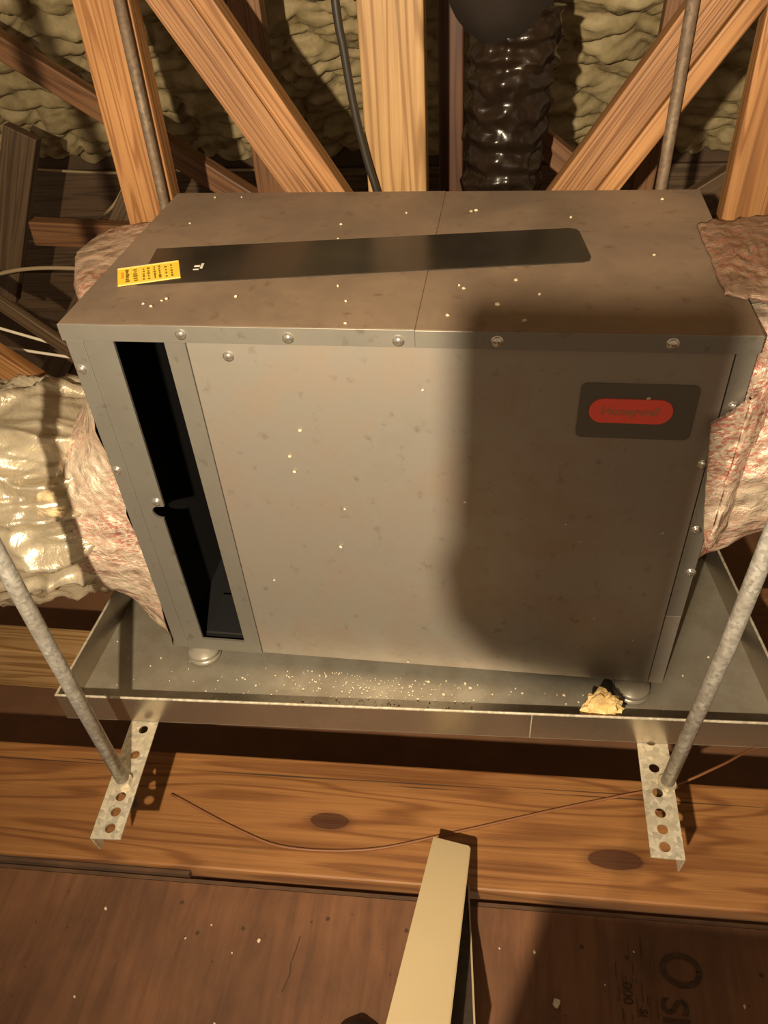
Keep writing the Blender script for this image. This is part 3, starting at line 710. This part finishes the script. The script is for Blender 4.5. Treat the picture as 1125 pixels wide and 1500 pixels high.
link('duct_tube', tube(pathR, 0.170, 110, True, gather), M['duct_grey'], fdr, True)
# flap lying on the lid's right end
zf = T+.0005
def sheet(pts, n, base, h, ua, va, amp=0.0): return prism(bmesh.new(), pts, n, base, h, ua, va)
def sheet_grid(quad, nu, nv, nrm, bulge, amp, seed):
    """crumpled sheet over a quad with real thickness"""
    a_, b_, c_, d_ = [Vector(q) for q in quad]; nrm = Vector(nrm); bm = bmesh.new(); top_, bot = [], []
    for j in range(nv+1):
        rt, rb = [], []
        for i in range(nu+1):
            u, v2 = i/nu, j/nv
            p = (a_.lerp(b_, u)).lerp(d_.lerp(c_, u), v2)
            edge = min(1, 6*min(u, 1-u))*min(1, 6*min(v2, 1-v2))
            jit = Vector((noise.noise(Vector((u*7, v2*7, seed))), noise.noise(Vector((u*7, v2*7, seed+9))), noise.noise(Vector((u*7, v2*7, seed+20)))))*0.006*(1-edge)
            jit -= nrm*jit.dot(nrm)
            h = 0.003+bulge*edge+amp*abs(noise.noise(Vector((u*9, v2*9, seed+3))))
            rt.append(bm.verts.new(p+jit+nrm*h)); rb.append(bm.verts.new(p+jit))
        top_.append(rt); bot.append(rb)
    for j in range(nv):
        for i in range(nu):
            bm.faces.new((top_[j][i], top_[j][i+1], top_[j+1][i+1], top_[j+1][i])); bm.faces.new((bot[j][i], bot[j+1][i], bot[j+1][i+1], bot[j][i+1]))
    for j in range(nv):
        bm.faces.new((top_[j][0], top_[j+1][0], bot[j+1][0], bot[j][0])); bm.faces.new((top_[j][nu], bot[j][nu], bot[j+1][nu], top_[j+1][nu]))
    for i in range(nu):
        bm.faces.new((top_[0][i], bot[0][i], bot[0][i+1], top_[0][i+1])); bm.faces.new((top_[nv][i], top_[nv][i+1], bot[nv][i+1], bot[nv][i]))
    return bm
link('insulation_flap', sheet_grid([(0.776, 0.085, zf), (0.86, 0.06, zf), (0.90, 0.33, zf), (0.776, 0.29, zf)], 26, 30, (0, 0, 1), 0.004, 0.007, 4.0), M['flap_dark'], fdr, True)
# flap folded round the right front edge
yf = -0.0065
ff = bmesh.new()
front_pts = [(0.803, 0.785), (0.790, 0.768), (0.769, 0.750), (0.774, 0.715), (0.783, 0.650), (0.794, 0.585), (0.803, 0.555)]
prism(ff, front_pts, (0, -1, 0), (0, yf, 0), 0.006, (1, 0, 0), (0, 0, 1))
link('folded_flap', ff, M['wrap'], fdr)
link('folded_side', sheet_grid([(0.803, -0.012, 0.56), (0.845, 0.06, 0.52), (0.86, 0.06, 0.80), (0.803, -0.012, 0.785)], 16, 24, (0.6, -0.8, 0), 0.004, 0.006, 6.0), M['wrap'], fdr, True)

# ------------------------------------------------------------------ black duct behind
bdk = empty('black_duct', (0.50, 0.70, 0.30), 'shiny black wrinkled flexible duct rising behind the centre post', 'duct')
pathB = curve([(0.500, 0.70, 0.30), (0.503, 0.70, 0.55), (0.508, 0.70, 0.75), (0.516, 0.70, 0.93), (0.526, 0.71, 1.06)], 150)
def wrinkle(p, a, s):
    ca, sa = math.cos(a), math.sin(a)
    return 0.0030*math.sin(s*2*math.pi/0.040+4*noise.noise(Vector((ca*1.5, sa*1.5, s*12))))+0.006*noise.noise(Vector((ca*2, sa*2, s*30)))+(1-abs(noise.noise(Vector((ca*2.2, sa*2.2, s*38)))))**6*0.0055+0.003*noise.noise(Vector((ca*5, sa*5, s*60)))
link('duct_tube', tube(pathB, [0.060+0.010*min(1, i/130) for i in range(151)], 72, True, wrinkle), M['duct_black'], bdk, True)
pathE = curve([(0.515, 0.71, 1.06), (0.488, 0.65, 1.10), (0.46, 0.61, 1.20), (0.44, 0.60, 1.42)], 60)
link('duct_elbow', tube(pathE, 0.072, 48, True, lambda p, a, s: 0.004*noise.noise(Vector((math.cos(a)*2, math.sin(a)*2, s*12)))), M['duct_matte'], bdk, True)

# ------------------------------------------------------------------ cables and wires
def cable(name, pts, r, mat, label, cat='cable', n=40):
    return tag(link(name, tube(curve(pts, n), r, 8), mat, None, True), label, cat)
cable('black_cable', [(0.262, 0.452, 1.62), (0.276, 0.452, 1.15), (0.284, 0.453, 1.05), (0.293, 0.455, 0.97), (0.306, 0.457, 0.90), (0.322, 0.458, 0.83), (0.335, 0.458, 0.70), (0.34, 0.458, 0.45)], 0.0062, M['cable_black'], 'black cable hanging beside the pale centre post')
cable('brown_wire', [(-0.02, -0.140, 0.0045), (0.119, -0.191, 0.0045), (0.213, -0.212, 0.0045), (0.348, -0.200, 0.0045), (0.481, -0.157, 0.0045), (0.639, -0.101, 0.0045), (0.76, -0.060, 0.0045), (0.86, -0.030, 0.010), (0.945, 0.02, 0.004), (1.04, 0.10, -0.05), (1.15, 0.13, -0.09)], 0.0024, M['wire_brown'], 'thin brown wire sagging across the orange plank', 'wire', 80)
cable('white_wire', [(-0.95, 0.66, 0.60), (-0.60, 0.66, 0.49), (-0.36, 0.66, 0.415), (-0.2, 0.66, 0.36)], 0.0035, M['wire_white'], 'upper of two white wires left of the cabinet', 'wire')
cable('white_wire', [(-0.95, 0.66, 0.53), (-0.62, 0.66, 0.445), (-0.38, 0.66, 0.405), (-0.2, 0.66, 0.35)], 0.0035, M['wire_white'], 'lower of two white wires left of the cabinet', 'wire')
cable('grey_wire', [(-0.95, 0.90, 0.44), (-0.735, 0.90, 0.500), (-0.60, 0.90, 0.520), (-0.40, 0.90, 0.515), (-0.2, 0.90, 0.50)], 0.005, M['wire_grey'], 'pale wire bundle running to the left foil flap', 'wire')
cable('grey_wire', [(-0.95, 1.40, 0.60), (-0.60, 1.40, 0.58), (-0.30, 1.40, 0.585), (0.2, 1.40, 0.57)], 0.004, M['wire_grey'], 'pale wire running level far behind the left stud', 'wire')
cable('grey_wire', [(-0.75, 1.10, 0.50), (-0.60, 1.10, 0.53), (-0.48, 1.10, 0.59), (-0.40, 1.10, 0.68)], 0.004, M['wire_grey'], 'wire curving up in the dark behind the left stud', 'wire')

# ------------------------------------------------------------------ loose things
def lump(bm, c, r, seed, amp=0.35, sub=2, sq=(1, 1, 1)):
    g = bmesh.ops.create_icosphere(bm, subdivisions=sub, radius=1.0)
    for v2 in g['verts']:
        p = v2.co.copy(); k3 = 1+amp*noise.noise(p*1.6+Vector((seed, seed*2, 0)))+amp*0.6*noise.noise(p*4+Vector((seed, 0, 3)))
        v2.co = Vector((p.x*sq[0], p.y*sq[1], p.z*sq[2]))*k3*r
    zmin = min(v2.co.z for v2 in g['verts'])
    for v2 in g['verts']: v2.co += Vector(c)-Vector((0, 0, zmin))
    return bm
ch = lump(bmesh.new(), (0.703, -0.068, 0.2252), 0.029, 3.3, 0.5, 4, (0.95, 0.62, 1.15))
tag(link('foam_chunk', ch, M['chunk']), 'large torn cream foam chunk in the pan beside the right foot', 'foam chunk')
def crumbs(pts, z, rmin, rmax, label, group, vertical=False):
    for i, (x, y) in enumerate(pts):
        bm = bmesh.new(); r = random.uniform(rmin, rmax); lump(bm, (0, 0, 0), r, i*1.7+z*5, 0.5, 1, (1, 0.8, 0.6))
        o = link('foam_crumb', bm, M['crumb'])
        if vertical: o.matrix_basis = Matrix.Translation((x, -0.0002, y)) @ Matrix.Rotation(math.pi/2, 4, 'X')
        else: o.matrix_basis = Matrix.Translation((x, y, z)) @ Matrix.Rotation(random.uniform(0, 6), 4, 'Z')
        tag(o, label, 'crumb', group)
crumbs([(0.069, 0.406), (0.112, 0.408), (0.062, 0.304), (0.323, 0.101), (0.088, 0.048), (0.101, 0.041), (0.109, 0.056), (0.114, 0.060), (0.291, 0.297), (0.349, 0.006), (0.295, 0.249), (0.025, 0.136), (0.20, 0.07), (0.38, 0.34), (0.34, 0.06)], T, 0.0016, 0.0028, 'tiny pale foam crumb on the left half of the lid', 'foam crumbs on the left lid')
crumbs([(0.473, 0.347), (0.480, 0.350), (0.613, 0.325), (0.472, 0.108), (0.478, 0.100), (0.54, 0.124), (0.711, 0.198), (0.568, 0.085), (0.744, 0.39), (0.464, 0.031), (0.551, 0.02), (0.52, 0.06)], T-.0012, 0.0018, 0.0034, 'tiny pale foam crumb on the right half of the lid', 'foam crumbs on the right lid')
crumbs([(0.437, 0.78), (0.489, 0.607), (0.259, 0.672), (0.262, 0.647), (0.201, 0.432), (0.622, 0.577), (0.747, 0.57), (0.645, 0.546), (0.68, 0.394), (0.742, 0.351), (0.4, 0.258), (0.312, 0.512), (0.278, 0.714), (0.324, 0.584)], 0, 0.0016, 0.0028, 'tiny pale foam speck stuck to the front of the cabinet', 'foam specks on the cabinet front', True)
crumbs([(0.697, 0.7775)], 0.0, 0.003, 0.0031, 'tiny pale foam speck stuck to the top of the red badge', 'foam speck on badge', True)
crumbs([(0.494, -0.012), (0.503, -0.020), (0.575, -0.014), (0.586, -0.022), (0.652, -0.02), (0.674, -0.03), (0.888, 0.08), (0.842, 0.038), (0.434, -0.015), (0.308, -0.048), (0.264, -0.02), (0.231, -0.049), (0.404, -0.028), (0.461, -0.037), (0.197, -0.025), (0.356, -0.02), (-0.031, -0.01), (-0.122, 0.018), (0.854, -0.04), (0.33, -0.06), (0.15, -0.05), (0.28, -0.04), (0.42, -0.05)], 0.2252, 0.0015, 0.0032, 'tiny pale foam crumb lying in the drain pan', 'foam crumbs in the pan')
crumbs([(0.568, -0.327), (0.62, -0.326), (0.766, -0.308), (0.163, -0.382), (0.165, -0.477), (-0.06, -0.342), (0.084, -0.37), (0.913, -0.363), (0.119, -0.346), (0.721, -0.358), (-0.056, -0.469), (0.20, -0.36)], 0.0002, 0.0016, 0.004, 'tiny pale foam crumb on the plywood', 'foam crumbs on the plywood')
crumbs([(0.651, -0.391)], 0.0002, 0.0075, 0.0076, 'pale foam crumb as big as a pea on the plywood right of the cream panel', 'larger crumb')
gr = bmesh.new()
for i in range(420):          # fine grit strewn in the pan: nobody could count it
    x = random.gauss(0.33, 0.11) if i < 300 else random.uniform(-0.1, 0.9); y = random.uniform(-0.115, -0.01)
    if y < -0.128+0.054*(x+0.14)+0.01: continue
    r = random.uniform(0.0006, 0.0016); lump(gr, (x, y, 0.2252), r, i, 0.3, 0)
tag(link('foam_grit', gr, M['grit']), 'fine pale foam grit scattered along the front of the drain pan', 'grit', kind='stuff')

# cream panel leaning up towards the camera
av = Vector((-0.0684, -0.8801, 0.4699)).normalized(); wv = Vector((0.997, -0.0774, 0.0)); wv = (wv-av*wv.dot(av)).normalized(); nv = av.cross(wv).normalized()
nv = nv if nv.z > 0 else -nv
PO = Vector((0.4569, -0.1982, 0.0715)); Lp, wp, tp = 0.60, 0.061, 0.0775
pn = empty('cream_panel', (0.484, -0.18, 0.002), 'long narrow cream plastic panel with dark inset side, propped in the foreground', 'panel')
PM = Matrix((wv, av, nv)).transposed().to_4x4(); PM.translation = PO
# local axes: u across, v from the far end back up the slope, n out of the cream face; it widens a little towards the near end
def wide(v): return 0.0607+0.038*v
fb_ = prism(bmesh.new(), [(0.0, 0.0), (wide(0)-.003, 0.006), (wide(0), 0.010), (wide(Lp), Lp), (0.0, Lp)], (0, 0, 1), (0, 0, -0.005), 0.005, (1, 0, 0), (0, 1, 0))
bmesh.ops.bevel(fb_, geom=list(fb_.edges), offset=0.0012, segments=2, affect='EDGES')
link('panel_face', fb_, M['cream'], pn, mw=PM)
link('end_wall', bx((0.001, 0.0055, -tp), (wide(0)-.004, 0.0095, -0.0052), 0.001), M['cream'], pn, mw=PM)
link('side_wall', bx((0, 0.010, -tp), (0.003, Lp, -0.0052), 0.001), M['cream'], pn, mw=PM)
def flare(v): return 0.030*min(1.0, v/0.28)-0.014*max(0.0, (v-0.28)/0.1)
dm = bmesh.new(); lo_, hi_ = [], []
VS = [0.011+0.585*i/24 for i in range(25)]
def strip(bm, f_in, f_out, n0, n1):
    rows = [[bm.verts.new((f_in(v), v, n0)), bm.verts.new((f_out(v), v, n0)), bm.verts.new((f_out(v), v, n1)), bm.verts.new((f_in(v), v, n1))] for v in VS]
    for r0, r1 in zip(rows, rows[1:]):
        for q in range(4): bm.faces.new((r0[q], r0[(q+1) % 4], r1[(q+1) % 4], r1[q]))
    bm.faces.new(rows[0]); bm.faces.new(rows[-1][::-1]); return bm
link('dark_inset', strip(bmesh.new(), lambda v: wide(v)-0.006, lambda v: wide(v)+flare(v)-0.001, -tp+0.004, -tp+0.008), M['dark_mesh'], pn, mw=PM)
link('inner_side', strip(bmesh.new(), lambda v: wide(v)-0.009, lambda v: wide(v)-0.007, -tp+0.008, -0.0055), M['dark_mesh'], pn, mw=PM)
link('side_rail', strip(bmesh.new(), lambda v: wide(v)+flare(v)-0.001, lambda v: wide(v)+flare(v)+0.0015, -tp, -tp+0.010), M['cream'], pn, mw=PM)

# toe of a black shoe at the bottom edge
sh = empty('black_shoe', (0.355, -0.56, 0.0), 'toe of a black shoe on the plywood at the bottom edge', 'shoe')
up = bmesh.new(); secs = []
for (y, hw, h) in ((-0.455, 0.012, 0.024), (-0.465, 0.030, 0.036), (-0.49, 0.042, 0.048), (-0.54, 0.047, 0.060), (-0.60, 0.044, 0.080), (-0.65, 0.038, 0.098), (-0.70, 0.036, 0.10), (-0.725, 0.028, 0.085)):
    secs.append([(0.375+hw*math.cos(a), y, 0.012+max(0, math.sin(a))*h) for a in [math.pi*q/14 for q in range(15)]]+[(0.375-hw*0.5, y, 0.012), (0.375+hw*0.5, y, 0.012)])
link('shoe_upper', loft(secs, None, True), M['shoe'], sh, True)
link('shoe_sole', prism(bmesh.new(), [(0.375+1.06*0.046*math.cos(a)*(1 if math.sin(a) > 0 else 0.85), -0.59+0.142*math.sin(a)) for a in [2*math.pi*q/28 for q in range(28)]], (0, 0, 1), (0, 0, 0.0003), 0.0117, (1, 0, 0), (0, 1, 0)), M['sole'], sh)
